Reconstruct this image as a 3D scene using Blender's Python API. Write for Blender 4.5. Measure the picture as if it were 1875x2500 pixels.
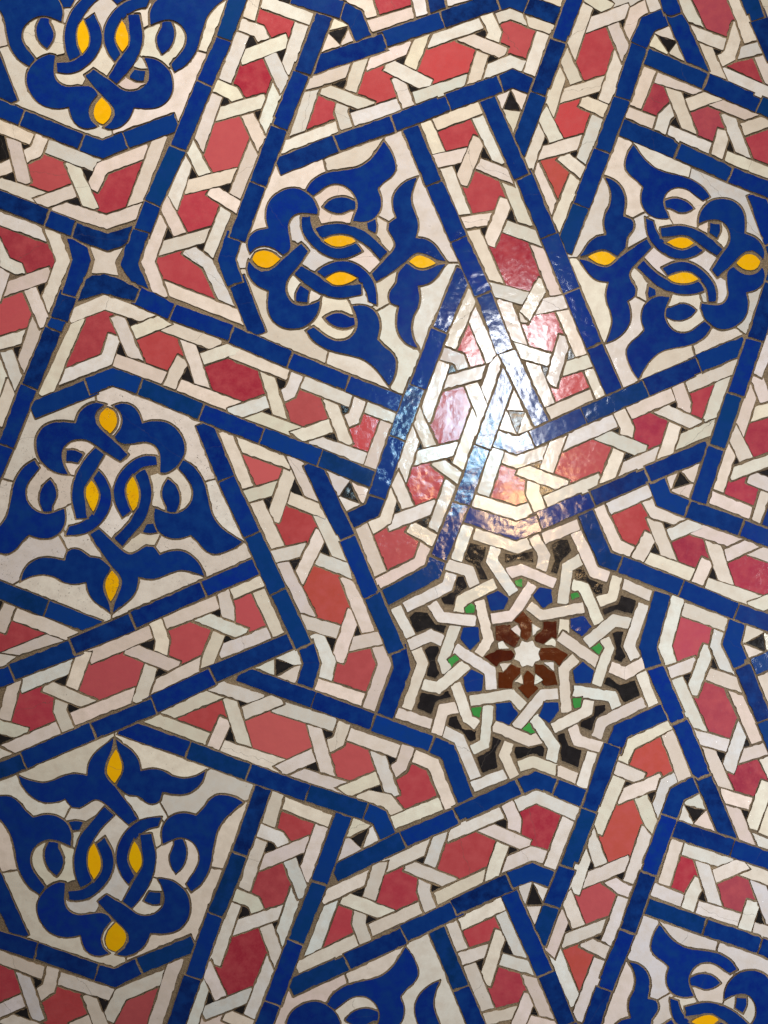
import bpy, math, random
import numpy as np
from mathutils import Vector, Matrix
from mathutils.geometry import delaunay_2d_cdt

for o in list(bpy.data.objects):
    bpy.data.objects.remove(o, do_unlink=True)
scene = bpy.context.scene
COL = scene.collection
S = 0.00035                        # metres of wall per photograph pixel
IW, IH = 1875.0, 2500.0
def wx(px): return (px - IW / 2) * S
def wz(py): return (IH / 2 - py) * S

# ------------------------------------------------------------------ camera
FRAME_H = IH * S
VFOV = math.radians(58)
DIST = FRAME_H / 2 / math.tan(VFOV / 2)
TOP = 0.0008          # tile faces stand this far proud of the mortar
cam = bpy.data.cameras.new('camera')
cam.sensor_fit = 'VERTICAL'; cam.angle = VFOV
cam.clip_start = 0.01; cam.clip_end = 50
camo = bpy.data.objects.new('camera', cam); COL.objects.link(camo)
camo.location = (0, -DIST - TOP, 0); camo.rotation_euler = (math.radians(90), 0, 0)
scene.camera = camo
scene.render.resolution_x, scene.render.resolution_y = 768, 1024

# ------------------------------------------------------------------ light
scene.render.engine = 'CYCLES'
world = bpy.data.worlds.new('World'); scene.world = world; world.use_nodes = True
bg = world.node_tree.nodes['Background']
bg.inputs[0].default_value = (1.0, 0.86, 0.74, 1); bg.inputs[1].default_value = 0.042
vs = scene.view_settings
vs.view_transform = 'Standard'; vs.look = 'None'; vs.exposure = -0.16; vs.gamma = 1
vs.use_curve_mapping = False

def area(name, loc, target, size, size_y, power, color, spread=180):
    l = bpy.data.lights.new(name, 'AREA'); l.shape = 'RECTANGLE'
    l.size = size; l.size_y = size_y; l.energy = power; l.color = color; l.spread = math.radians(spread)
    o = bpy.data.objects.new(name, l); COL.objects.link(o)
    o.location = loc
    d = Vector(target) - Vector(loc)
    o.rotation_euler = d.to_track_quat('-Z', 'Y').to_euler()
    return o
def mirror_pos(px, py, t):
    # a place from which a lamp is seen reflected at wall point (px, py)
    x, z = wx(px), wz(py)
    return (x + t * x, -t * DIST, z + t * z)
area('warm_lamp', (-0.14, -0.80, 1.38), (-0.07, 0, 0.33), 0.26, 0.26, 6.4, (1.0, 0.91, 0.80), 84)
area('side_lamp', (1.00, -0.85, -0.25), (0.28, 0, -0.27), 0.30, 0.30, 1.40, (0.94, 0.97, 1.0), 60)
area('cool_lamp', mirror_pos(1225, 960, 1.8), (wx(1225), 0, wz(960)), 0.090, 0.34, 0.78, (0.95, 0.98, 1.0), 70)
area('blue_lamp', mirror_pos(1105, 1050, 1.8), (wx(1105), 0, wz(1050)), 0.045, 0.16, 0.20, (0.40, 0.78, 1.0), 70)
area('amber_lamp', mirror_pos(1250, 1250, 1.8), (wx(1250), 0, wz(1250)), 0.12, 0.09, 0.29, (1.0, 0.62, 0.28), 70)

# ------------------------------------------------------------------ traced layout (photograph pixels)
# w / v: centre lines of white strips (v: the finer ones of the star), b: blue band tiles,
# p / P: outlines with a colour letter, c: joints inside a ground, s: colour of an enclosed piece
TRACE = {
'b': '''
495 215 439 351, 438 353 377 486, 376 489 348 563, -20 257 42 283, 45 284 188 342, 191 344 251 365 295 346, 300 344 422 300, -51 61 20 243
-20 479 103 527, 106 529 179 558, 585 -14 551 83, 549 84 495 216, 789 44 743 168, 737 172 686 300, 685 304 634 439, 632 441 583 574, 724 -10 825 21
828 23 866 41 885 87, 769 157 929 105, 688 403 810 354, 813 352 950 305, 936 96 1070 51, 1072 50 1204 5, 1209 8 1245 -5 1275 7, 1277 8 1357 37
1403 -7 1370 88, 1365 93 1319 218, 1317 221 1265 363, 1188 238 1269 422, 1062 -14 1070 25, 952 303 1083 254, 1086 253 1210 207
1214 207 1251 191 1295 209, 1003 312 1055 437, 1626 41 1582 59 1564 99, 1563 102 1523 228, 1520 231 1475 357, 1472 361 1423 491, 1629 -10 1641 27
1647 35 1708 172, 1585 139 1713 193, 1716 196 1842 250, 1845 252 1902 275, 1830 -3 1844 37, 1848 39 1889 132, 1516 309 1642 362, 1647 365 1772 420
1776 422 1902 473, 1847 481 1885 581, 337 724 409 756, 412 758 554 809, 164 724 149 768, 147 771 136 794, 133 797 78 934, 223 939 275 919 330 939
89 998 221 945, 334 941 481 1000, 571 577 553 634 570 684, 580 689 626 807, 556 813 697 873, 700 875 838 931, 842 932 980 988, 1057 440 1115 573
1117 576 1175 707, 1178 712 1230 847, 1233 850 1323 1034, 1281 432 1335 565, 1338 569 1391 698, 1131 669 1079 797, 1075 802 1025 934, 1393 703 1447 833
1448 836 1500 956, 1422 492 1379 603, 1436 1010 1567 953, 1571 950 1696 897, 1700 893 1813 844, 1885 704 1848 817, 1844 823 1801 953
1887 583 1902 634 1886 701, 74 937 19 1077, 16 1081 -27 1186, -20 1432 102 1481, 105 1482 233 1532, 334 1509 486 1443, 487 1443 622 1384
483 1003 628 1059, 631 1061 770 1113, 774 1115 913 1172, 502 1043 547 1157, 549 1161 611 1295, 614 1299 674 1433, 764 1139 842 1302, 846 1309 902 1444
1018 941 974 1058, 970 1066 924 1202, 923 1206 908 1245 859 1269, 1242 914 1181 1081, 1178 1084 1131 1218, 1128 1221 1075 1353
1071 1358 1057 1397 940 1459, 1309 1068 1435 1011, 1212 1071 1260 1087 1300 1072, 1142 1257 1261 1297 1306 1281, 1311 1276 1435 1222
1438 1220 1570 1164, 1573 1162 1720 1100, 1798 956 1754 1081, 1751 1086 1707 1220, 1605 1178 1620 1218 1668 1238, 1670 1239 1799 1284
1803 1286 1909 1326, 1525 1381 1653 1432, 1655 1433 1786 1487, 1789 1489 1902 1530, 1431 1260 1477 1365 1522 1381, 1896 1237 1880 1284
186 1574 332 1512, 39 1637 184 1579, -20 1662 35 1642, 69 1852 216 1789, 219 1788 366 1728, -20 1889 64 1856, 369 1724 509 1656, 304 1776 448 1826
508 1653 707 1566, 450 1828 595 1880, 677 1438 737 1568, 747 1578 761 1620 745 1671, 592 1647 754 1705, 767 1709 899 1758, 908 1450 964 1580
973 1585 982 1632 941 1744, 597 1882 740 1932, 744 1933 882 1977, 900 1760 1043 1813, 1045 1813 1092 1835 1136 1950, 1124 1986 1258 1925
1262 1923 1308 1904 1345 1917, 1347 1918 1421 1949, 1492 1830 1444 1967, 1620 1738 1514 1786 1500 1826, 1615 1457 1582 1580 1594 1617
1598 1624 1653 1751, 1658 1757 1712 1887, 1698 1916 1653 1939 1638 1982, 1798 1524 1786 1571 1806 1615, 1811 1621 1862 1748, 1865 1754 1896 1826
1838 1629 1896 1605, -20 2288 76 2317, 78 2319 224 2369, 226 2370 280 2387 329 2364, 331 2362 464 2306, -37 2095 47 2281, 639 1933 590 2074
587 2078 531 2222, 527 2227 476 2375, 473 2378 426 2514, 836 1997 784 2144, 781 2149 726 2289, 723 2294 670 2439, 666 2443 639 2514
886 1978 928 1996 946 2040, 825 2129 973 2055, 717 2409 835 2354, 838 2352 976 2288, 981 2050 1121 1990, 1254 2145 1299 2127 1343 2145
1117 2209 1246 2152, 1245 2184 1326 2367, 1330 2372 1381 2492, 1384 2494 1396 2521, 1342 2223 1317 2294, 976 2286 1115 2218, 1067 2272 1121 2402
1124 2409 1167 2514, 1440 1972 1392 2107, 1387 2113 1345 2219, 1636 1985 1587 2121, 1583 2125 1536 2263, 1533 2266 1480 2404, 1477 2406 1440 2514
1716 1891 1777 2045, 1650 2024 1777 2067, 1780 2068 1902 2109, 1582 2213 1710 2259, 1713 2260 1845 2305, 1848 2306 1902 2328''',
'w': '''
-10 304 80 339, 32 344 56 435, 102 334 88 370 64 381, 116 358 236 404, 351 371 251 410 231 449, 388 343 331 495, -14 420 30 403, -10 446 96 481
101 495 186 465, 179 407 218 500, 143 506 260 541 341 515, 457 388 422 493, 897 66 1014 30, 622 -10 609 41, 651 7 762 47, 585 59 632 76 643 96
593 81 553 189, 736 61 702 165, 600 137 688 103, 659 133 693 209, 524 208 568 226 577 240, 528 231 486 353, 676 216 641 317, 536 277 634 250
604 280 639 353, 464 358 502 429, 621 358 572 481, 464 454 567 430, 526 471 541 481 580 506, 751 206 854 170, 881 145 855 221, 904 152 994 116
799 221 896 258, 758 228 725 326, 837 253 833 273 847 316, 860 292 977 254, 695 358 823 310, 1020 -10 1031 41, 1096 -2 1137 -15, 1312 -19 1369 0
1212 42 1246 29 1288 46, 1290 47 1349 69, 1188 35 1207 79 1202 98, 1054 98 1175 56, 1135 91 1221 125, 1032 89 1001 165, 956 164 1035 203
1179 128 1157 199, 1189 174 1246 151 1278 163, 1326 84 1292 182, 976 202 996 257, 1009 241 1134 200, 1059 305 1170 262, 1038 302 1069 371
1067 393 1128 380, 1165 351 1131 435, 1170 291 1218 388, 1170 400 1248 432, 1092 415 1133 522, 1243 449 1280 542, 1131 545 1192 535, 1319 314 1287 408
1306 410 1353 513, 1404 435 1357 554, 1434 10 1393 130, 1376 132 1409 208, 1369 176 1342 267, 1372 233 1470 204, 1325 277 1361 351, 1433 251 1480 272
1322 373 1413 348, 1456 294 1419 398, 1381 388 1425 424, 1440 -7 1477 15, 1440 59 1524 29, 1580 14 1551 30 1531 95, 1592 -7 1602 25, 1499 64 1528 135
1511 142 1475 251, 1666 -7 1701 66, 1688 77 1764 106, 1793 -7 1834 106, 1801 71 1783 135 1764 145, 1717 108 1757 196, 1806 130 1857 116
1857 137 1889 213, 1774 184 1889 235, 1590 165 1550 263, 1605 186 1712 221, 1644 219 1681 317, 1673 258 1744 233, 1747 246 1845 287, 1528 275 1599 301
1636 273 1622 287 1610 324, 1632 321 1737 365, 1764 332 1750 381, 1780 287 1813 376, 1806 319 1882 292, 1767 381 1896 432, -10 529 105 571
128 566 155 637 111 742, 8 708 110 672, 7 669 -10 718, 73 706 106 782, 92 785 52 902, -7 841 56 823, 15 855 47 941, 27 944 -3 1025
181 767 255 738 368 777, 186 787 115 954, 154 920 260 878 275 833, 291 782 332 878, 326 812 400 782, 410 796 523 839, 275 878 402 923
441 888 429 910 412 947, 459 839 495 941, 435 941 570 991, 402 499 442 576, 395 542 361 639 390 715, 398 605 505 574, 491 878 570 850, 552 512 509 623
467 615 508 644 556 745, 410 706 585 774, 573 862 705 914, 653 915 685 1017, 725 914 708 958 691 966, 741 934 860 980, 575 1008 658 978
879 974 864 1022 847 1028, 893 992 966 1019, 1159 569 1212 688, 1231 502 1199 583, 1236 553 1322 584, 1312 598 1358 721, 1199 706 1282 728
1322 698 1282 770, 1317 748 1383 736, 1233 742 1268 834, 1374 760 1420 866, 1150 723 1099 844, 1153 765 1201 877, 1077 861 1121 878 1130 899
1084 883 1040 1012, 1086 934 1185 907, 1212 873 1184 971, 1263 855 1346 880, 1376 836 1349 927, 1302 890 1336 983, 1150 937 1180 1012, 1381 899 1445 880
1337 1012 1447 963, 1441 902 1470 969, 1680 942 1791 896, 1656 944 1671 985 1669 998, 1535 1008 1647 962, 1612 998 1696 1035, 1769 920 1734 1018
616 1014 727 1057, 808 985 842 1075, 727 1066 813 1038, 772 1078 885 1119, 943 1034 904 1144, 553 1065 604 1188, 583 1085 698 1127, 718 1119 764 1218
703 1162 670 1257, 604 1211 670 1193, 626 1225 678 1336, 708 1217 786 1248, 785 1264 830 1360, 779 1311 732 1407, 671 1358 735 1343, 693 1382 751 1497
772 1363 854 1394, 883 1287 926 1395, 956 1203 940 1267 904 1289, 560 1449 639 1417, 1164 1014 1118 1139, 1017 1014 1052 1093, 1013 1119 1115 1095
1012 1058 981 1159, 1074 1132 1120 1167, 964 1166 996 1240, 1098 1184 1058 1296, 959 1275 1052 1240, 1012 1292 1059 1319, 927 1424 1025 1375 1037 1340
1215 1097 1180 1206, 1228 1115 1261 1127 1331 1103, 1363 1071 1337 1142, 1280 1149 1369 1183, 1302 1181 1300 1203 1318 1245
1152 1220 1261 1255 1297 1242, 1382 1080 1501 1027, 1330 1227 1453 1176, 1513 1005 1531 1044 1529 1063, 1469 1061 1560 1098, 1649 1034 1624 1115
1653 1080 1742 1043, 1512 1097 1482 1176, 1514 1149 1612 1105, 1480 1243 1592 1194, 1582 1220 1599 1250 1663 1270, 1461 1237 1504 1331 1538 1347
1599 1274 1634 1363, 1626 1309 1696 1279, 1703 1292 1794 1323, 1582 1318 1558 1363, 1578 1363 1688 1403, 1722 1380 1701 1427, 1741 1328 1772 1422
1769 1358 1838 1326, 1845 1345 1896 1362, 1729 1428 1845 1466, 1845 1480 1896 1461, 1835 956 1805 1046, 1789 1058 1825 1129, 1784 1097 1752 1194
1793 1154 1889 1119, 1842 1169 1889 1189, 1730 1211 1837 1254, 1870 1203 1848 1274, 1835 1012 1889 997, 1850 926 1870 982, 1877 835 1850 902
25 1475 3 1528, 46 1502 176 1551, 20 1604 135 1558, -14 1610 27 1616, 62 1671 172 1626, 34 1671 12 1750, 203 1600 176 1676, 230 1600 368 1543
122 1679 216 1718, 381 1521 397 1563 394 1585, 324 1587 420 1625, 371 1622 344 1703, 373 1678 483 1625, 408 1519 532 1470, 149 1717 147 1735 165 1779
180 1755 321 1699, -10 1771 51 1789, 17 1830 143 1776, -14 1843 14 1831, 405 1745 530 1693, 370 1754 502 1803, 535 1543 502 1627
543 1441 556 1485 556 1509, 489 1507 587 1544, 634 1448 680 1548, 548 1588 654 1546, 744 1519 826 1543, 860 1506 828 1600, 850 1419 897 1539
864 1571 926 1558, 778 1560 803 1617 794 1658, 926 1585 939 1622 902 1725, 769 1670 888 1708, 524 1673 626 1706, 563 1713 595 1816, 594 1742 673 1710
683 1727 820 1771, 545 1769 536 1789 519 1828, 546 1823 676 1865, 842 1762 826 1809 808 1818, 852 1792 967 1833, 769 1781 799 1884, 690 1879 762 1845
725 1887 835 1921, 842 1933 918 1901, 924 1843 955 1931, 886 1944 946 1955 972 1988, 996 1825 981 1870 966 1880, 1015 1847 1057 1865 1098 1965
958 2010 1076 1961, 1273 1960 1309 1943 1410 1988, 1653 1465 1622 1577 1634 1617, 1671 1488 1777 1526, 1757 1539 1749 1578 1777 1644
1631 1644 1688 1623, 1727 1592 1693 1681, 1735 1648 1806 1673, 1654 1663 1705 1777, 1794 1690 1848 1811, 1703 1799 1779 1822, 1811 1779 1781 1869
1815 1845 1874 1826, 1869 1850 1896 1904, 1729 1830 1769 1921, 1869 1924 1838 2009, 1766 1943 1840 1965, 1624 1771 1536 1816 1523 1847
1631 1793 1671 1900, 1505 1875 1556 1897, 1518 1943 1604 1909, 1654 1899 1626 1914 1602 1985, 1858 1644 1889 1718, -10 2333 104 2374
129 2365 118 2413 103 2423, 143 2388 270 2427, 57 2379 91 2480, -10 2472 57 2443, 17 2487 111 2521, 189 2507 219 2494, 221 2440 248 2507
395 2386 295 2428 270 2477, 428 2352 376 2507, 677 1940 656 2015, 698 1963 807 2005, 632 2027 680 2045 691 2063, 638 2049 596 2169, 783 2024 744 2134
643 2104 744 2063, 707 2099 737 2175, 570 2182 619 2203 627 2222, 572 2212 528 2340, 720 2185 681 2301, 578 2264 684 2227, 651 2266 681 2347
506 2365 540 2440, 661 2352 610 2482, 509 2470 605 2431, 497 2402 464 2507, 562 2483 578 2490 619 2507, 797 2188 901 2140, 926 2112 903 2188
850 2197 943 2232, 806 2207 764 2325, 879 2234 875 2254 892 2298, 739 2359 866 2298, 1101 2036 1227 1982, 1239 1965 1256 2002 1255 2026
1187 2021 1277 2060, 947 2112 1045 2068, 1075 2038 1049 2116, 1005 2117 1096 2154, 1225 2068 1199 2144, 1228 2112 1297 2083 1334 2094
1385 2004 1342 2119, 905 2271 1022 2218, 1037 2158 1035 2176 1050 2220, 1060 2195 1180 2140, 1121 2256 1225 2207, 1100 2252 1128 2321
1226 2232 1270 2328, 1219 2288 1187 2389, 1119 2343 1185 2321, 1219 2340 1297 2365, 1147 2355 1191 2467, 1295 2389 1336 2484, 1189 2488 1255 2471
1290 2443 1263 2507, 1290 2494 1359 2510, 1509 1906 1461 2019, 1440 2038 1467 2112, 1430 2085 1404 2166, 1565 1947 1594 2021, 1577 2035 1536 2156
1432 2148 1525 2110, 1491 2151 1514 2168 1543 2178, 1384 2190 1413 2264, 1376 2237 1344 2321, 1381 2296 1474 2260, 1521 2194 1480 2305
1435 2303 1457 2313 1485 2328, 1359 2335 1401 2440, 1460 2357 1414 2477, 1654 2051 1620 2161, 1673 2073 1771 2104, 1715 2110 1744 2205
1742 2141 1810 2112, 1825 2126 1902 2154, 1599 2173 1668 2200, 1703 2161 1690 2183 1680 2218, 1696 2213 1804 2246, 1835 2215 1828 2237 1818 2271
1852 2159 1885 2251, 1835 2267 1896 2284, 1788 1970 1826 2060, 1842 2051 1902 2072''',
'P': '''
k 800 78 851 65 830 107, k 1246 219 1229 266 1271 269, k 1606 88 1653 101 1632 128, w 219 601 263 615 300 603 282 642 289 674 253 667 224 666 230 634
k 854 1175 831 1210 878 1227, k 1239 1004 1282 1005 1263 1059, k 1659 1150 1643 1193 1686 1179, k 672 1608 672 1652 720 1625
B 1189 1454 1216 1441 1241 1459 1231 1486 1199 1490, B 1300 1453 1319 1434 1348 1439 1349 1470 1326 1483, g 1256 1417 1275 1412 1275 1432 1261 1432
g 1394 1449 1410 1444 1416 1459 1396 1466, B 1393 1509 1426 1504 1444 1529 1420 1554 1393 1534, B 1399 1637 1423 1615 1450 1637 1442 1668 1406 1668
g 1443 1582 1462 1568 1472 1582 1464 1598, g 1398 1705 1420 1703 1418 1725 1401 1729
n 1277 1493 1299 1519 1295 1553 1285 1564 1270 1553 1268 1524 1255 1517
n 1326 1519 1358 1517 1358 1560 1346 1555 1326 1573 1307 1565 1307 1553 1326 1534
n 1322 1582 1359 1582 1385 1598 1364 1624 1353 1614 1322 1612 1317 1600, n 1307 1622 1326 1624 1353 1641 1361 1671 1329 1673 1307 1644
n 1288 1637 1304 1651 1304 1671 1315 1679 1290 1705 1265 1678 1278 1669 1278 1651
n 1248 1622 1270 1631 1270 1644 1253 1661 1251 1679 1218 1679 1218 1641 1231 1641
n 1212 1587 1248 1587 1255 1598 1248 1612 1221 1617 1216 1629 1185 1604, n 1211 1528 1246 1526 1250 1538 1270 1556 1255 1580 1231 1566 1212 1563
w 1246 1534 1263 1524 1272 1538 1270 1556, w 1297 1521 1322 1534 1300 1553, w 1326 1573 1348 1556 1356 1563 1356 1580, w 1326 1617 1353 1615 1354 1639
w 1307 1644 1326 1661 1305 1674, w 1253 1664 1273 1644 1278 1671, w 1219 1620 1250 1617 1228 1642, w 1214 1570 1228 1563 1245 1585 1216 1585
w 1320 1610 1307 1616 1301 1629 1287 1624 1274 1629 1268 1616 1254 1610 1259 1596 1254 1583 1268 1577 1274 1563 1287 1568 1301 1563 1307 1577 1320 1583 1315 1596
B 1131 1533 1169 1531 1171 1566 1148 1587 1123 1558, B 1131 1654 1150 1634 1180 1649 1177 1685 1140 1690
B 1211 1718 1246 1715 1265 1742 1243 1769 1212 1757, B 1329 1715 1363 1715 1364 1735 1341 1764 1317 1747
g 1135 1484 1150 1472 1158 1480 1157 1496 1137 1496, g 1093 1610 1110 1598 1122 1610 1103 1628, g 1152 1730 1175 1727 1172 1752 1155 1747
g 1275 1781 1292 1764 1307 1787 1294 1793, k 1672 1966 1721 1978 1693 2008, k 1821 1571 1863 1547 1869 1591, k 856 2046 900 2022 882 2072
k 1299 2155 1284 2211 1326 2209''',
's': '''
w 818 57, w 801 108, w 850 91, w 1226 236, w 1272 233, w 1251 287, w 1626 74, w 1609 111, w 1656 128, w 821 1179, w 889 1200, w 855 1235, w 1256 987
w 1234 1038, w 1283 1034, w 1639 1166, w 1690 1152, w 1673 1196, w 646 1625, w 710 1600, w 710 1647, w 1700 1951, w 1666 1992, w 1717 1998, w 1835 1550
w 1874 1553, w 1838 1597, w 875 2016, w 906 2041, w 848 2075, w 1278 2176, w 1322 2173, w 1304 2227''',
'p': '''
w 821 -3 879 25 894 50 924 41 911 -3, w -3 576 24 630 54 643 64 669 37 671 -3 650, w 1263 757 1292 784 1288 790 1268 789
k 1231 1348 1261 1351 1302 1341 1307 1375 1268 1368 1231 1378, k 1147 1323 1189 1335 1185 1358 1174 1375 1194 1416 1172 1416 1160 1382 1131 1365
k 1110 1405 1140 1405 1145 1432 1116 1456 1113 1480 1083 1476 1074 1459 1106 1439
k 1516 1449 1556 1465 1548 1502 1504 1492 1474 1505 1469 1486 1507 1473
k 1406 1389 1423 1382 1440 1412 1475 1426 1472 1449 1457 1454 1437 1432 1403 1412
k 1344 1328 1366 1314 1388 1314 1399 1345 1372 1372 1362 1405 1340 1399 1352 1368
k 1448 1722 1480 1718 1482 1735 1460 1752 1445 1787 1415 1776 1416 1759 1443 1749
k 1474 1658 1485 1649 1514 1671 1551 1659 1565 1698 1523 1718 1507 1685 1470 1671
k 1492 1544 1507 1538 1526 1539 1518 1577 1534 1600 1518 1620 1496 1612 1502 1580
k 998 1506 1012 1492 1045 1494 1064 1523 1093 1526 1083 1553 1045 1536 1012 1548
k 1034 1587 1049 1575 1072 1575 1074 1587 1064 1610 1076 1644 1064 1658 1040 1651 1045 1617
k 1027 1688 1062 1693 1096 1683 1106 1703 1066 1715 1054 1747 1015 1730
k 1096 1750 1116 1745 1130 1777 1164 1782 1164 1806 1147 1813 1128 1786 1091 1776
k 1201 1794 1228 1806 1212 1836 1218 1875 1177 1890 1162 1847 1194 1830
k 1256 1820 1292 1821 1322 1813 1332 1826 1329 1850 1297 1845 1261 1858 1253 1836, k 1359 1793 1380 1786 1390 1818 1423 1830 1413 1877 1369 1858''',
'c': '''
1231 266 1212 270, 1268 268 1285 271, 1241 1004 1223 1002, 1280 1005 1300 1004, 1285 2210 1272 2213, 1324 2208 1336 2210''',
'q': '''
160 580 182 583 217 604 225 634 216 661 184 727 149 716 176 634, 186 541 263 568 327 547 311 593 299 603 263 614 219 600 174 580
324 557 365 569 339 642 366 708 319 688 292 647 304 603, 206 682 224 669 253 667 290 677 343 704 329 738 250 718 186 740''',
'v': '''
993 1481 1093 1432 1101 1404, 1095 1379 1145 1394 1157 1426, 1141 1289 1117 1362, 1163 1304 1264 1336 1294 1325, 1209 1340 1201 1370 1251 1444
1245 1399 1272 1390 1349 1422, 1305 1313 1329 1356 1321 1392, 1332 1313 1407 1282, 1121 1493 1128 1465 1204 1426, 1297 1430 1251 1503 1204 1510
1405 1299 1450 1395 1480 1405, 1413 1367 1384 1384 1375 1468, 1401 1428 1426 1436 1461 1517, 1506 1412 1494 1458 1460 1469, 1522 1426 1590 1455
1435 1566 1499 1515 1533 1522, 1569 1479 1536 1577 1550 1607, 1477 1563 1486 1583 1457 1669, 1494 1631 1527 1644 1569 1618, 1566 1646 1594 1718
1404 1687 1494 1700 1506 1728, 1354 1776 1433 1735 1437 1713, 1568 1717 1469 1764 1458 1796, 1399 1777 1411 1808 1470 1825, 1445 1840 1421 1917
1361 1882 1408 1900, 968 1487 1000 1551, 1057 1477 1076 1507 1157 1515, 1171 1470 1193 1561 1171 1595, 1294 1480 1322 1502 1420 1484
1379 1517 1376 1546, 1371 1555 1456 1615, 1403 1609 1376 1634 1383 1735, 1272 1869 1302 1859 1357 1880, 1305 1755 1353 1823 1345 1860
1210 1774 1292 1808 1319 1801, 1241 1816 1231 1843 1254 1893, 1157 1919 1236 1889, 1088 1787 1120 1803 1161 1897, 1192 1727 1183 1816 1153 1831
1113 1673 1142 1754 1161 1768, 1152 1710 1249 1695 1276 1723, 1359 1694 1326 1696 1263 1772, 972 1741 1052 1767, 1113 1728 1083 1733 1067 1787
1018 1588 1031 1619 995 1725, 1003 1573 1052 1551 1079 1563, 1111 1529 1082 1612 1091 1637, 1032 1671 1069 1680 1137 1624, 1115 1585 1196 1637 1199 1678''',
}


# one arabesque, traced upright; x,y points in 1/2.9625 px from (0, 970); * marks a corner
K = 560 / 1659
ARAB = [
 ('b', '765,50* 700,35 630,55 575,105 545,182* 460,173 380,180 310,215 265,285 260,370 290,455 365,525 440,555 500,560* 468,500 450,425 465,360 520,316 590,305 655,325 745,390 870,465* 930,415* 870,350 800,283 740,230 700,185 690,135 712,92'),
 ('b', '815,60* 880,40 950,55 1000,105 1030,185* 1100,168 1190,175 1265,215 1320,290 1340,370 1322,440 1270,510 1195,550 1155,545* 1158,470 1152,400 1120,350 1060,325 980,330 900,340 850,318 825,285* 870,225 885,160 862,100'),
 ('y', '770,70* 725,110 712,165 735,215 795,270* 840,215 852,150 825,95'),
 ('b', '480,380* 540,380 605,410* 565,475* 515,466 475,465*'),
 ('b', '690,362* 620,440 560,535 525,640 520,740 550,878* 632,872* 620,790 615,700 630,620 690,530 755,412*'),
 ('b', '715,528* 765,590 803,690 795,790 745,885 665,960 580,990 475,998* 500,932* 570,915 640,870 695,800 720,720 710,650 675,585*'),
 ('y', '660,595* 622,650 620,720 648,795 675,835* 705,770 718,700 695,640'),
 ('b', '1130,425* 1060,420 980,445 900,510 845,590 820,680 835,770 885,870* 950,820* 920,740 910,680 930,610 975,550 1040,505 1140,490*'),
 ('b', '970,558* 1050,515* 1082,590 1098,690 1085,790 1045,890 980,975 885,1080* 820,1018* 905,935 965,850 1000,770 1008,690 995,620'),
 ('y', '960,570* 920,630 915,700 938,775 962,825* 990,790 1005,720 995,640'),
 ('bm', '1325,452* 1400,500 1460,580 1490,660 1510,760 1540,860 1600,940 1680,1000 1753,1045* 1690,1090 1600,1125 1530,1130 1470,1090 1430,1040 1380,995* 1300,1020 1220,1015 1150,970 1115,890 1120,800* 1170,820 1230,840 1290,835 1350,800 1390,740 1395,670 1370,610 1330,560 1290,510*'),
 ('bm', '1215,588* 1178,650 1172,720 1205,790 1205,828* 1272,834* 1300,760 1295,690 1265,630'),
 ('b', '1060,915* 1115,910* 1140,975* 1090,985 1030,975*'),
 ('b', '650,990* 715,950* 770,1000 830,1060 900,1120 950,1135 1000,1110 1060,1075 1110,1080 1155,1140* 1220,1115 1310,1110 1390,1150 1450,1220 1480,1295* 1400,1265 1310,1250 1230,1270 1150,1305 1080,1315 1000,1300* 990,1380 950,1450 880,1510 815,1560* 830,1480 870,1390 880,1320 850,1265 810,1225* 750,1140 700,1075'),
 ('b', '800,1230* 720,1165 650,1155 590,1110 540,1095 490,1115 470,1180* 400,1165 310,1160 230,1190 175,1250 150,1330* 220,1295 310,1280 400,1300 460,1335 540,1350 625,1335* 640,1410 690,1480 750,1520 800,1560* 785,1480 750,1400 750,1330 785,1265'),
 ('y', '810,1245* 768,1310 757,1370 780,1450 800,1485* 840,1420 866,1340 850,1290'),
]
# landmarks of the arabesque on the traced one and on each of the seven in the picture
LM0 = [(775,70),(795,270),(545,182),(1030,185),(668,715),(962,697),(400,585),(1215,588),(150,1330),(1480,1295),(805,1575),(-161,1045),(1753,1045),(245,460),(1327,452)]
LM = {
 'top left': ((0,0), [(743,910),(735,700),(968,770),(500,770),(880,262),(600,265),(1145,395),(345,355),(1420,-344),(95,-315),(770,-585),(1715,-63),(-197,-63),(1265,515),(205,475)]),
 'centre': ((440,485), [(510,430),(735,435),(640,670),(635,215),(1165,575),(1165,305),(1035,830),(1020,63),(1718,1085),(1718,-157),(1938,462),(1515,1355),(1470,-417),(915,960),(915,-67)]),
 'right': ((1315,485), [(1615,455),(1420,470),(1490,245),(1500,680),(1025,318),(1045,575),(1130,100),(1145,800),(470,-167),(480,1045),(278,428),(685,-387),(725,1305),(1230,-17),(1245,930)]),
 'left': ((0,970), LM0),
 'bottom left': ((0,1940), [(825,1140),(843,925),(1090,1000),(583,1015),(980,445),(680,485),(1235,580),(410,590),(1490,-167),(130,-132),(830,-427),(1758,50),(-150,60),(1390,695),(285,725)]),
 'bottom right': ((1315,1940), [(1810,1750),(1610,1770),(1685,1530),(1690,1985),(1200,1640),(1230,1895),(1320,1390),(1330,2110),(650,1205),(665,2390),(460,1780),(875,940),(915,2640),(1430,1260),(1440,2240)]),
 'bottom': ((440,1940), [(665,2015),(890,2010),(795,2250),(785,1785),(1325,2135),(1325,1865),(1195,2395),(1185,1637),(1878,2590),(1878,1345),(2095,1970),(1675,2880),(1628,1105),(1070,2530),(1065,1510)]),
}

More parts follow.
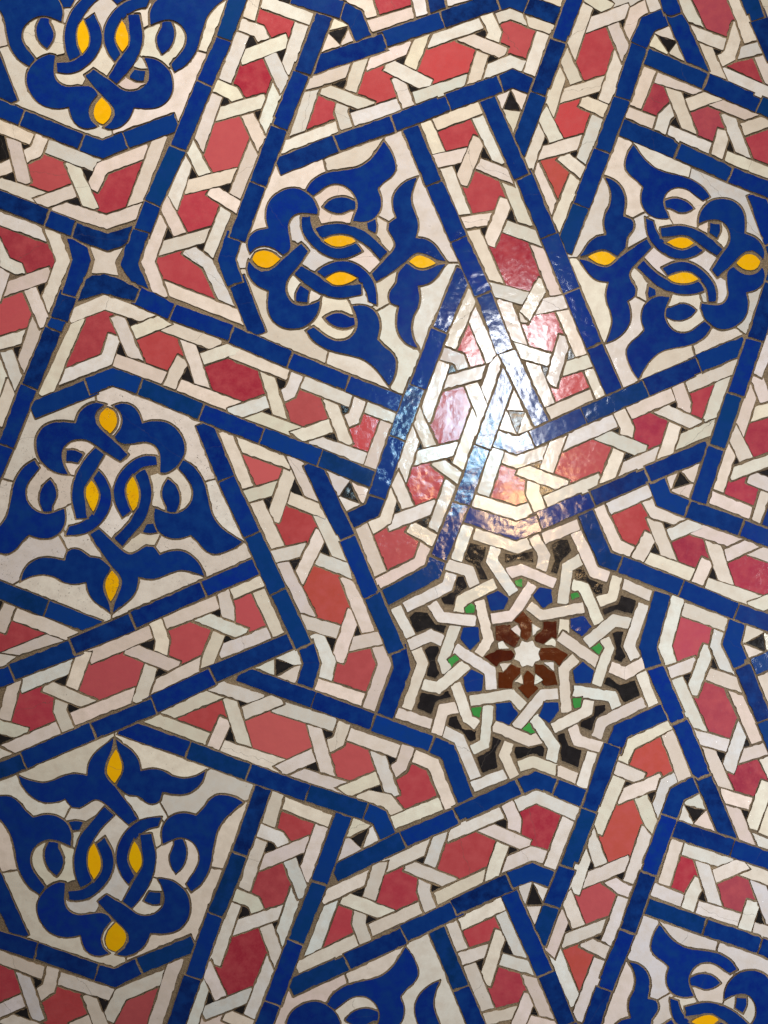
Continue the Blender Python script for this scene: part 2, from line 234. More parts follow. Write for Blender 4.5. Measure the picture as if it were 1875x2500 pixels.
def spline(txt):
    P = []
    for tok in txt.split():
        c = tok.endswith('*'); x, y = tok.rstrip('*').split(',')
        P.append((float(x), float(y), c))
    n = len(P); out = []
    for i in range(n):
        p1, p2 = P[i], P[(i + 1) % n]
        p0 = P[i - 1] if not p1[2] else (2 * p1[0] - p2[0], 2 * p1[1] - p2[1])
        p3 = P[(i + 2) % n] if not p2[2] else (2 * p2[0] - p1[0], 2 * p2[1] - p1[1])
        m = max(1, int(math.hypot(p2[0] - p1[0], p2[1] - p1[1]) / 26))
        for j in range(m):
            t = j / m
            q = []
            for a in (0, 1):
                q.append(0.5 * (2 * p1[a] + (p2[a] - p0[a]) * t + (2 * p0[a] - 5 * p1[a] + 4 * p2[a] - p3[a]) * t * t
                                + (3 * p1[a] - p0[a] - 3 * p2[a] + p3[a]) * t ** 3))
            out.append(tuple(q))
    return out

def tps(src, dst, lam=120.0):
    src = np.array(src, float); dst = np.array(dst, float); n = len(src)
    def U(r2): return np.where(r2 > 0, r2 * np.log(np.maximum(r2, 1e-9)), 0)
    d2 = ((src[:, None] - src[None]) ** 2).sum(-1) / 1e4
    A = np.zeros((n + 3, n + 3)); A[:n, :n] = U(d2) + np.eye(n) * lam / 100
    A[:n, n] = 1; A[:n, n + 1:] = src / 100; A[n:, :n] = A[:n, n:].T
    B = np.zeros((n + 3, 2)); B[:n] = dst
    W = np.linalg.solve(A, B)
    def f(pts):
        pts = np.array(pts, float)
        r2 = ((pts[:, None] - src[None]) ** 2).sum(-1) / 1e4
        return U(r2) @ W[:n] + W[n] + (pts / 100) @ W[n + 1:]
    return f

# ------------------------------------------------------------------ outlines of all pieces
WIDTH = {'w': 35.6, 'v': 30.5, 'b': 45.0}
EXT = {'w': 17.0, 'v': 7.0, 'b': 12.0}
class Piece: pass
pieces = []; seeds = []; cuts = []

def strip_outline(pl, h, e):
    pts = [np.array(p, float) for p in pl]
    d0 = pts[0] - pts[1]; d0 /= np.linalg.norm(d0)
    d1 = pts[-1] - pts[-2]; d1 /= np.linalg.norm(d1)
    pts[0] = pts[0] + d0 * e; pts[-1] = pts[-1] + d1 * e
    L, R = [], []
    for i, p in enumerate(pts):
        if i == 0: t = pts[1] - p
        elif i == len(pts) - 1: t = p - pts[i - 1]
        else:
            a = p - pts[i - 1]; b = pts[i + 1] - p
            t = a / np.linalg.norm(a) + b / np.linalg.norm(b)
        t = t / np.linalg.norm(t); nrm = np.array([-t[1], t[0]])
        k = h
        if 0 < i < len(pts) - 1:
            a = p - pts[i - 1]; a = a / np.linalg.norm(a)
            k = h / max(0.55, abs(a[0] * t[0] + a[1] * t[1]))
        L.append(p + nrm * k); R.append(p - nrm * k)
    return [tuple(q) for q in L + R[::-1]]

def end_distance(pl, x, y):
    best = 1e9; tb = 0; acc = 0; n = len(pl)
    for i in range(n - 1):
        ax, ay = pl[i]; bx, by = pl[i + 1]
        dx, dy = bx - ax, by - ay; ln = math.hypot(dx, dy)
        t = ((x - ax) * dx + (y - ay) * dy) / ln
        lo = -1e9 if i == 0 else 0; hi = 1e9 if i == n - 2 else ln
        tc = min(max(t, lo), hi)
        d = math.hypot(x - ax - dx / ln * tc, y - ay - dy / ln * tc)
        if d < best: best = d; tb = acc + tc
        acc += ln
    return min(tb, acc - tb)

def area2(p):
    return 0.5 * sum(p[i - 1][0] * p[i][1] - p[i][0] * p[i - 1][1] for i in range(len(p)))

def clean(p, tol=0.35, mind=1.2):
    p = list(p); ch = True
    while ch and len(p) > 3:
        ch = False
        for i in range(len(p)):
            a, b, c = p[i - 1], p[i], p[(i + 1) % len(p)]
            ac = math.hypot(c[0] - a[0], c[1] - a[1])
            d = abs((c[0]-a[0])*(b[1]-a[1]) - (c[1]-a[1])*(b[0]-a[0])) / max(ac, 1e-6)
            ux, uy, vx, vy = a[0]-b[0], a[1]-b[1], c[0]-b[0], c[1]-b[1]
            cosb = (ux*vx + uy*vy) / max(1e-9, math.hypot(ux, uy) * math.hypot(vx, vy))
            if d < tol or math.hypot(ux, uy) < mind or cosb > 0.955:
                p.pop(i); ch = True; break
    return p

def simple(p):
    n = len(p)
    A = np.array(p); B = np.roll(A, -1, 0)
    d = B - A
    def cr(u, v): return u[..., 0] * v[..., 1] - u[..., 1] * v[..., 0]
    r = A[None] - A[:, None]
    den = cr(d[:, None], d[None]); den = np.where(abs(den) < 1e-9, 1e-9, den)
    t = cr(r, d[None]) / den; u = cr(r, d[:, None]) / den
    hit = (t > 1e-6) & (t < 1 - 1e-6) & (u > 1e-6) & (u < 1 - 1e-6)
    return not hit.any()

def safe_inset(p, d):
    for k in (1, 0.75, 0.5, 0.25):
        q = inset(p, d * k)
        if q and len(q) > 2 and area2(q) > 40 and simple(q): return q
    return None

def inset(p, d):
    p = clean(p)
    for it in range(300):
        n = len(p)
        if n < 3: return None
        out = []
        for i in range(n):
            a, b, c = p[i - 1], p[i], p[(i + 1) % n]
            u = (b[0]-a[0], b[1]-a[1]); v = (c[0]-b[0], c[1]-b[1])
            lu = math.hypot(*u) or 1e-6; lv = math.hypot(*v) or 1e-6
            n1 = (-u[1]/lu, u[0]/lu); n2 = (-v[1]/lv, v[0]/lv)
            m = (n1[0]+n2[0], n1[1]+n2[1]); lm = math.hypot(*m)
            if lm < 0.2: m = n1; s = 1
            else: m = (m[0]/lm, m[1]/lm); s = 1 / max(0.4, m[0]*n1[0] + m[1]*n1[1])
            out.append((b[0] + m[0]*d*s, b[1] + m[1]*d*s))
        bad = None
        for i in range(n):
            j = (i + 1) % n
            if (p[j][0]-p[i][0])*(out[j][0]-out[i][0]) + (p[j][1]-p[i][1])*(out[j][1]-out[i][1]) < 0:
                l = math.hypot(p[j][0]-p[i][0], p[j][1]-p[i][1])
                if bad is None or l < bad[0]: bad = (l, i, j)
        if bad is None: return out
        _, i, j = bad
        p[i] = ((p[i][0]+p[j][0])/2, (p[i][1]+p[j][1])/2); p.pop(j)
    return None

def add(kind, color, outline, line=None, prio=0):
    q = Piece(); q.kind = kind; q.color = color; q.line = line; q.prio = prio
    if area2(outline) < 0: outline = outline[::-1]
    q.outline = outline; pieces.append(q)

for k, txt in TRACE.items():
    for item in txt.replace('\n', ',').split(','):
        t = item.split()
        if not t: continue
        col = None
        if k in 'pPs': col, t = t[0], t[1:]
        v = [float(a) for a in t]; pts = list(zip(v[::2], v[1::2]))
        if k in 'wvb':
            add(k, 'b' if k == 'b' else 'w', strip_outline(pts, WIDTH[k] / 2, EXT[k]), pts, 30 if k == 'b' else 0)
        elif k == 'q': add('b', 'b', pts, None, 60)
        elif k == 'p': add('p', col, pts, None, 8 if col == 'w' else -50)
        elif k == 'P' and col in 'nBg':
            k_ = {'n': 1.07, 'B': 1.07, 'g': 1.12}[col]; mx = sum(p[0] for p in pts)/len(pts); my = sum(p[1] for p in pts)/len(pts)
            add('P', col, [(mx + (x-mx)*k_, my + (y-my)*k_) for x, y in pts], None, 1000)
        elif k == 'P' and col == 'k':
            add('P', col, pts, None, 1000)
            mx = sum(p[0] for p in pts)/3; my = sum(p[1] for p in pts)/3
            for x, y in pts: cuts.append([(mx + (x-mx)*.8, my + (y-my)*.8), (mx + (x-mx)*2.1, my + (y-my)*2.1)])
        elif k == 'P': add('P', col, pts, None, 1001 if col == 'w' else 1000)
        elif k == 's': seeds.append((pts[0], col))
        elif k == 'c': cuts.append(pts)

JOINTS = '''700,40 685,-60; 245,240 180,150; 290,480 230,470; 450,545 530,570; 95,610 -20,580; 270,495 300,540; 150,1325 90,1360; 490,1110 430,1000;
 -155,1045 -240,1060; 480,790 530,760; 480,1000 460,960; 400,585 370,545; 200,1010 190,1050; 300,825 290,860; 430,780 400,800; 470,470 440,440'''
JOINTS = [[tuple(map(float, p.split(','))) for p in j.split()] for j in JOINTS.replace('\n', '').split(';')]
JOINTS += [[(805, 1555), (808, 1650)], [(795, 268), (830, 300)], [(808, 1230), (830, 1300)], [(805, 690), (820, 690)], [(640, 980), (680, 1000)], [(1010, 980), (960, 1010)], [(940, 340), (900, 420)]]
AX = lambda y: 783 + (y - 60) * 0.013
for name, ((ox, oy), lm) in LM.items():
    f = tps([(x * K, 970 + y * K) for x, y in LM0], [(ox + x * K, oy + y * K) for x, y in lm])
    for jn in JOINTS:
        for side in ((0, 1) if jn[0][0] < 600 else (0,)):
            w = f([((2 * AX(y) - x if side else x) * K, 970 + y * K) for x, y in jn])
            dv = (w[1] - w[0]) / np.linalg.norm(w[1] - w[0]) * 9
            cuts.append([tuple(map(float, w[0] - dv)), tuple(map(float, w[1] + dv))])
    for code, txt in ARAB:
        base = spline(txt)
        for side in ((0, 1) if 'm' in code else (0,)):
            pts = [(2 * AX(y) - x, y) if side else (x, y) for x, y in base]
            w = f([(x * K, 970 + y * K) for x, y in pts])
            w = [tuple(map(float, p)) for p in w]
            if area2(w) < 0: w = w[::-1]
            w = inset(w, -1.6) or w
            if max(p[1] for p in w) < -60 or min(p[1] for p in w) > IH + 60 or min(p[0] for p in w) > IW + 60: continue
            add('L', code[0], w, None, 2 if code[0] == 'y' else -5); pieces[-1].arab = name

# ------------------------------------------------------------------ planar subdivision
verts = []; faces = []; edges = []
for q in pieces:
    b0 = len(verts); verts += [Vector((float(x), float(y))) for x, y in q.outline]
    faces.append(list(range(b0, b0 + len(q.outline))))
M_ = 60
b0 = len(verts)
G_ = 8                                  # grounds end just outside the picture, traced pieces run on
verts += [Vector(p) for p in ((-G_, -G_), (IW + G_, -G_), (IW + G_, IH + G_), (-G_, IH + G_))]
edges += [(b0, b0 + 1), (b0 + 1, b0 + 2), (b0 + 2, b0 + 3), (b0 + 3, b0)]
for c in cuts:
    b0 = len(verts); verts += [Vector(c[0]), Vector(c[1])]; edges.append((b0, b0 + 1))
ov, oe, of, xv, xe, xf = delaunay_2d_cdt(verts, edges, faces, 0, 0.02)
VX = [(p.x, p.y) for p in ov]
NE = len(edges)
blocked = set()
for e, src in zip(oe, xe):
    if any(s < NE for s in src): blocked.add((min(e), max(e)))

def collinear(p, q):
    if p.kind != 'b' or q.kind != 'b' or not p.line or not q.line: return False
    e = min(((math.dist(p.line[i], q.line[j]), i, j) for i in (0, -1) for j in (0, -1)))
    if e[0] > 30: return False
    def dirn(l, i):
        a, b = (l[1], l[0]) if i == 0 else (l[-2], l[-1])
        n = math.dist(a, b); return ((b[0]-a[0])/n, (b[1]-a[1])/n)
    u, v = dirn(p.line, e[1]), dirn(q.line, e[2])
    return u[0]*v[0] + u[1]*v[1] < -0.9
NT = len(of); owner = [-1] * NT; cen = []
for i, f in enumerate(of):
    x = sum(VX[v][0] for v in f) / 3; y = sum(VX[v][1] for v in f) / 3
    cen.append((x, y))
    best = None
    for s in sorted(xf[i]):
        q = pieces[s]
        pr = q.prio + (end_distance(q.line, x, y) if q.line else 0)
        ed = pr - q.prio
        if best is not None and collinear(q, pieces[best[1]]) and ed < 15 and best[0] - q.prio < 15:
            if s < best[1]: best = (pr, s)             # two tiles end to end: a straight joint
            continue
        if best is None or pr > best[0]: best = (pr, s)
    if best: owner[i] = best[1]
    g = G_ if owner[i] < 0 else 90
    if not (-g < x < IW + g and -g < y < IH + g): owner[i] = -2
e2t = {}
for i, f in enumerate(of):
    for a, b in zip(f, f[1:] + f[:1]):
        e2t.setdefault((min(a, b), max(a, b)), []).append(i)
def tri_area(i):
    a, b, c = (VX[v] for v in of[i]); return abs((b[0]-a[0])*(c[1]-a[1])-(c[0]-a[0])*(b[1]-a[1])) / 2
def flood():
    comp = [-1] * NT; comps = []
    for i in range(NT):
        if comp[i] >= 0 or owner[i] == -2: continue
        st = [i]; comp[i] = len(comps); mem = []
        while st:
            t = st.pop(); mem.append(t); f = of[t]
            for a, b in zip(f, f[1:] + f[:1]):
                k = (min(a, b), max(a, b))
                if owner[t] == -1 and k in blocked: continue
                for u in e2t[k]:
                    if comp[u] < 0 and owner[u] == owner[t]:
                        comp[u] = comp[i]; st.append(u)
        comps.append(mem)
    return comp, comps
comp, comps = flood()
big = {}
for m in comps:
    o = owner[m[0]]
    if o >= 0: big[o] = max(big.get(o, 0), sum(map(tri_area, m)))
for m in comps:                      # offcuts on the far side of a crossing go back to the ground
    o = owner[m[0]]
    if o >= 0 and sum(map(tri_area, m)) < big[o] - 1e-6:
        for t in m: owner[t] = -1
comp, comps = flood()

def loops(mem):
    nxt = {}
    S_ = set(mem)
    for t in mem:
        f = of[t]
        for a, b in zip(f, f[1:] + f[:1]):
            k = (min(a, b), max(a, b))
            inner = [u for u in e2t[k] if u != t and u in S_]
            if inner and not (owner[t] == -1 and k in blocked): continue
            nxt.setdefault(a, []).append(b)
    out = []
    while nxt:
        a = next(iter(nxt)); lp = [a]; cur = a; prev = None
        while True:
            opts = nxt[cur]
            if len(opts) > 1 and prev is not None:
                d = math.atan2(VX[cur][1] - VX[prev][1], VX[cur][0] - VX[prev][0])
                def turn(b):
                    e = math.atan2(VX[b][1] - VX[cur][1], VX[b][0] - VX[cur][0])
                    return (e - d + 3 * math.pi) % (2 * math.pi)
                b = max(opts, key=turn)
            else: b = opts[0]
            opts.remove(b)
            if not opts: del nxt[cur]
            prev, cur = cur, b
            if cur == a: break
            lp.append(cur)
            if cur not in nxt: break
        out.append([VX[v] for v in lp])
    return out

tiles = []
class Tile: pass
def inside(p, x, y):
    r = False
    for i in range(len(p)):
        (x1, y1), (x2, y2) = p[i - 1], p[i]
        if (y1 > y) != (y2 > y) and x < (x2 - x1) * (y - y1) / (y2 - y1) + x1: r = not r
    return r
comp2tile = {}
for ci, m in enumerate(comps):
    o = owner[m[0]]
    A = sum(map(tri_area, m))
    if A < 60 or (o < 0 and max(cen[k][0] for k in m) - min(cen[k][0] for k in m) > 900): continue
    lps = [l for l in loops(m) if len(l) > 2]
    lps.sort(key=lambda l: -abs(area2(l)))
    main = lps[0] if area2(lps[0]) > 0 else lps[0][::-1]
    t0_holes = [l if area2(l) < 0 else l[::-1] for l in lps[1:] if abs(area2(l)) > 30]
    t = Tile(); t.loop = main; t.holes = t0_holes; t.owner = o; t.area = A; t.comp = ci
    per = sum(math.hypot(main[i][0]-main[i-1][0], main[i][1]-main[i-1][1]) for i in range(len(main)))
    t.thick = 2 * A / per
    t.c = (sum(cen[k][0]*tri_area(k) for k in m)/A, sum(cen[k][1]*tri_area(k) for k in m)/A)
    if o >= 0: t.color = pieces[o].color; t.kind = pieces[o].kind
    else:
        t.kind = 'gap'; t.color = None
        for (sx, sy), sc in seeds:
            if inside(main, sx, sy): t.color = sc
    comp2tile[ci] = t; tiles.append(t)

# ------------------------------------------------------------------ compartments between the blue bands
nb = {}
for k, ts in e2t.items():
    if len(ts) == 2:
        a, b = comp[ts[0]], comp[ts[1]]
        if a != b and a in comp2tile and b in comp2tile:
            ta, tb = comp2tile[a], comp2tile[b]
            ln = math.hypot(VX[k[0]][0]-VX[k[1]][0], VX[k[0]][1]-VX[k[1]][1])
            if ta.kind != 'b' and tb.kind != 'b': 
                nb[(min(a,b),max(a,b))] = nb.get((min(a,b),max(a,b)), 0) + ln
side_len = {}
for k, ts in e2t.items():
    if len(ts) == 2:
        a, b = comp[ts[0]], comp[ts[1]]
        if a == b: continue
        ln = math.hypot(VX[k[0]][0]-VX[k[1]][0], VX[k[0]][1]-VX[k[1]][1])
        for u, v in ((a, b), (b, a)):
            if u in comp2tile and v in comp2tile:
                d = side_len.setdefault(u, {}); kd = comp2tile[v].kind
                d[kd] = d.get(kd, 0) + ln
for t in tiles:
    if t.kind != 'gap' or t.color: continue
    d = side_len.get(t.comp, {})
    round_ = 12.57 * t.area / (2 * t.area / t.thick) ** 2
    if d.get('L', 0) > 0.3 * d.get('w', 0) and d.get('L', 0) > 10: t.color = 'w' if t.area > 150 and t.thick > (7 if t.area > 1500 or t.area < 500 else 8.6) else None
    elif d.get('v', 0) > d.get('w', 0): t.color = None
    elif t.area > 2000 and t.thick > 14: t.color = 'r'
    elif t.area > 130 and round_ > 0.36 and d.get('w', 0) > 0.55 * sum(d.values()): t.color = 'k'
    elif t.area > 900 and t.thick > 12: t.color = 'w'
tiles = [t for t in tiles if t.color]
comp2tile = {t.comp: t for t in tiles}
def mid_in(k):
    x = (VX[k[0]][0] + VX[k[1]][0]) / 2; y = (VX[k[0]][1] + VX[k[1]][1]) / 2
    return 0 < x < IW and 0 < y < IH
touch = {}
for k, ts in e2t.items():
    if len(ts) == 2 and mid_in(k):
        a, b = comp[ts[0]], comp[ts[1]]
        if a != b and a in comp2tile and b in comp2tile:
            ln = math.hypot(VX[k[0]][0]-VX[k[1]][0], VX[k[0]][1]-VX[k[1]][1])
            for u, v in ((a, b), (b, a)):
                d = touch.setdefault(u, {}); d[v] = d.get(v, 0) + ln
STAR_C = (1288, 1596)
def in_star(t): return math.hypot(t.c[0] - STAR_C[0], t.c[1] - STAR_C[1]) < 345
for t in tiles:
    t.key = None
    if t.kind == 'b': t.key = 'band'
    elif t.kind == 'L': t.key = ('arab', pieces[t.owner].arab)
    elif t.kind == 'v' or (t.kind in 'pP' and in_star(t)): t.key = ('star',)
for t in tiles:
    if t.kind == 'gap' and t.color == 'w':
        d = touch.get(t.comp, {}); vote = {}
        for c, ln in d.items():
            q = comp2tile[c]
            if q.kind == 'L': vote[q.key] = vote.get(q.key, 0) + ln
            if q.kind == 'P' and q.color == 'k' and not in_star(q): vote[('tri', q.comp)] = vote.get(('tri', q.comp), 0) + ln
        if vote: t.key = max(vote, key=vote.get)
    elif t.kind == 'P' and t.color == 'k' and not in_star(t): t.key = ('tri', t.comp)
    elif t.kind == 'P' and t.color == 'w' and not in_star(t): t.key = ('small star',)
straps = []
for t in sorted(tiles, key=lambda t: -t.area):
    if t.key is not None: continue
    st = [t.comp]; t.key = ('strap', len(straps)); mem = []
    while st:
        c = st.pop(); mem.append(comp2tile[c])
        for d, ln in touch.get(c, {}).items():
            q = comp2tile[d]
            if ln > 10 and q.key is None: q.key = t.key; st.append(d)
    straps.append(mem)
groups = {}
for t in tiles: groups.setdefault(t.key, []).append(t)

# ------------------------------------------------------------------ outlines with joints
def dist_edges(P, A, B):
    d = B - A; L2 = np.maximum((d ** 2).sum(-1), 1e-9)
    t = np.clip(((P[:, None] - A[None]) * d[None]).sum(-1) / L2[None], 0, 1)
    q = A[None] + t[..., None] * d[None]
    return np.sqrt(((P[:, None] - q) ** 2).sum(-1)).min(1)

def robust(lps, d):
    """region bounded by loops, shrunk by d: list of (outer, holes)"""
    vs_, es = [], []
    E0, E1 = [], []
    for l in lps:
        l = clean(l, 0.2, 0.8)
        for i in range(len(l)): E0.append(l[i - 1]); E1.append(l[i])
        q = []
        n = len(l)
        for i in range(n):
            a, b, c = l[i - 1], l[i], l[(i + 1) % n]
            u = (b[0]-a[0], b[1]-a[1]); v = (c[0]-b[0], c[1]-b[1])
            lu = math.hypot(*u) or 1e-6; lv = math.hypot(*v) or 1e-6
            n1 = (-u[1]/lu, u[0]/lu); n2 = (-v[1]/lv, v[0]/lv)
            if n1[0]*n2[0] + n1[1]*n2[1] < 0.1:
                cr = u[0]*v[1] - u[1]*v[0]
                if cr < 0:                                  # reflex corner: go round it
                    q += [(b[0]+n1[0]*d, b[1]+n1[1]*d), (b[0]+(u[0]/lu-v[0]/lv)*d*.6, b[1]+(u[1]/lu-v[1]/lv)*d*.6), (b[0]+n2[0]*d, b[1]+n2[1]*d)]
                    continue
            m = (n1[0]+n2[0], n1[1]+n2[1]); lm = math.hypot(*m)
            if lm < 0.15: q += [(b[0]+n1[0]*d, b[1]+n1[1]*d), (b[0]+n2[0]*d, b[1]+n2[1]*d)]; continue
            m = (m[0]/lm, m[1]/lm); k = d / max(0.3, m[0]*n1[0] + m[1]*n1[1])
            q.append((b[0]+m[0]*k, b[1]+m[1]*k))
        b0 = len(vs_); vs_ += [Vector(p) for p in q]
        es += [(b0 + i, b0 + (i + 1) % len(q)) for i in range(len(q))]
    v2, e2, f2, _, _, _ = delaunay_2d_cdt(vs_, es, [], 0, 0.01)
    X = [(p.x, p.y) for p in v2]
    C_ = np.array([[sum(X[v][a] for v in f) / 3 for a in (0, 1)] for f in f2])
    E0 = np.array(E0); E1 = np.array(E1)
    near = dist_edges(C_, E0, E1)
    ins = np.zeros(len(f2), bool)
    for a, b in zip(E0, E1):
        cond = (a[1] > C_[:, 1]) != (b[1] > C_[:, 1])
        if cond.any():
            with np.errstate(divide='ignore', invalid='ignore'):
                xx = (b[0]-a[0]) * (C_[:, 1]-a[1]) / (b[1]-a[1]) + a[0]
            ins ^= cond & (C_[:, 0] < xx)
    keep = [i for i in range(len(f2)) if ins[i] and near[i] > d * 0.9]
    ks = set(keep); em = {}
    for i in keep:
        f = f2[i]
        for a, b in zip(f, f[1:] + f[:1]): em.setdefault((min(a, b), max(a, b)), []).append(i)
    seen = set(); out = []
    for i in keep:
        if i in seen: continue
        st = [i]; seen.add(i); mem = []
        while st:
            k = st.pop(); mem.append(k); f = f2[k]
            for a, b in zip(f, f[1:] + f[:1]):
                for u in em[(min(a, b), max(a, b))]:
                    if u not in seen: seen.add(u); st.append(u)
        nxt = {}
        ms = set(mem)
        for k in mem:
            f = f2[k]
            for a, b in zip(f, f[1:] + f[:1]):
                if len([u for u in em[(min(a, b), max(a, b))] if u in ms]) == 1: nxt.setdefault(a, []).append(b)
        lp = []
        while nxt:
            a = next(iter(nxt)); l = [a]; cur = a; prev = None
            while True:
                o = nxt[cur]
                if len(o) > 1 and prev is not None:
                    dd = math.atan2(X[cur][1]-X[prev][1], X[cur][0]-X[prev][0])
                    o.sort(key=lambda b: (math.atan2(X[b][1]-X[cur][1], X[b][0]-X[cur][0]) - dd + 3*math.pi) % (2*math.pi))
                b = o.pop(); prev = cur
                if not o: del nxt[cur]
                cur = b
                if cur == a or cur not in nxt: break
                l.append(cur)
            lp.append(clean([X[v] for v in l], 0.15, 0.5))
        lp = [l for l in lp if len(l) > 2]
        if not lp: continue
        lp.sort(key=lambda l: -abs(area2(l)))
        o = lp[0] if area2(lp[0]) > 0 else lp[0][::-1]
        out.append((o, [l if area2(l) < 0 else l[::-1] for l in lp[1:] if abs(area2(l)) > 8]))
    return out

rng = random.Random(11)
def roughen(l, amp, step):
    """hand-cut edge: small steps off the straight line, corners knocked off"""
    n = len(l); out = []
    for i in range(n):
        a, b, c = l[i - 1], l[i], l[(i + 1) % n]
        u = (b[0]-a[0], b[1]-a[1]); v = (c[0]-b[0], c[1]-b[1])
        lu = math.hypot(*u); lv = math.hypot(*v)
        if lu < 1e-6 or lv < 1e-6: continue
        cosb = (u[0]*v[0] + u[1]*v[1]) / (lu * lv)
        if cosb < 0.8 and min(lu, lv) > 5:
            r = rng.uniform(0.7, 2.0)
            out.append((b[0]-u[0]/lu*r, b[1]-u[1]/lu*r)); out.append((b[0]+v[0]/lv*r, b[1]+v[1]/lv*r))
        else: out.append((b[0]+rng.gauss(0, amp*.5), b[1]+rng.gauss(0, amp*.5)))
        m = int(lv / step)
        for j in range(1, m + 1):
            t = (j + rng.uniform(-.3, .3)) / (m + 1); w = rng.gauss(0, amp)
            if rng.random() < 0.12: w = rng.uniform(1.0, 2.6) * amp * 1.6       # a chip
            out.append((b[0]+v[0]*t - v[1]/lv*w, b[1]+v[1]*t + v[0]/lv*w))
    return out

# ------------------------------------------------------------------ materials
def nodes_of(name):
    m = bpy.data.materials.new(name); m.use_nodes = True
    nt = m.node_tree
    return m, nt, nt.nodes, nt.links, nt.nodes['Principled BSDF']
def N(nt, typ, **kw):
    n = nt.nodes.new(typ)
    for k, v in kw.items():
        if k in n.bl_rna.properties: setattr(n, k, v)
        else: n.inputs[k].default_value = v
    return n
def ramp(nt, src, p0, p1, c0=(0, 0, 0, 1), c1=(1, 1, 1, 1)):
    r = nt.nodes.new('ShaderNodeValToRGB'); e = r.color_ramp.elements
    e[0].position, e[1].position = p0, p1; e[0].color, e[1].color = c0, c1
    nt.links.new(src, r.inputs[0]); return r
def mixc(nt, fac, a, b, blend='MIX'):
    m = nt.nodes.new('ShaderNodeMix'); m.data_type = 'RGBA'; m.blend_type = blend
    for sck, val in ((m.inputs[0], fac), (m.inputs[6], a), (m.inputs[7], b)):
        if hasattr(val, 'is_linked'): nt.links.new(val, sck)
        else: sck.default_value = val
    return m.outputs[2]
def mathn(nt, op, a, b):
    m = nt.nodes.new('ShaderNodeMath'); m.operation = op
    for sck, val in ((m.inputs[0], a), (m.inputs[1], b)):
        if hasattr(val, 'is_linked'): nt.links.new(val, sck)
        else: sck.default_value = val
    return m.outputs[0]

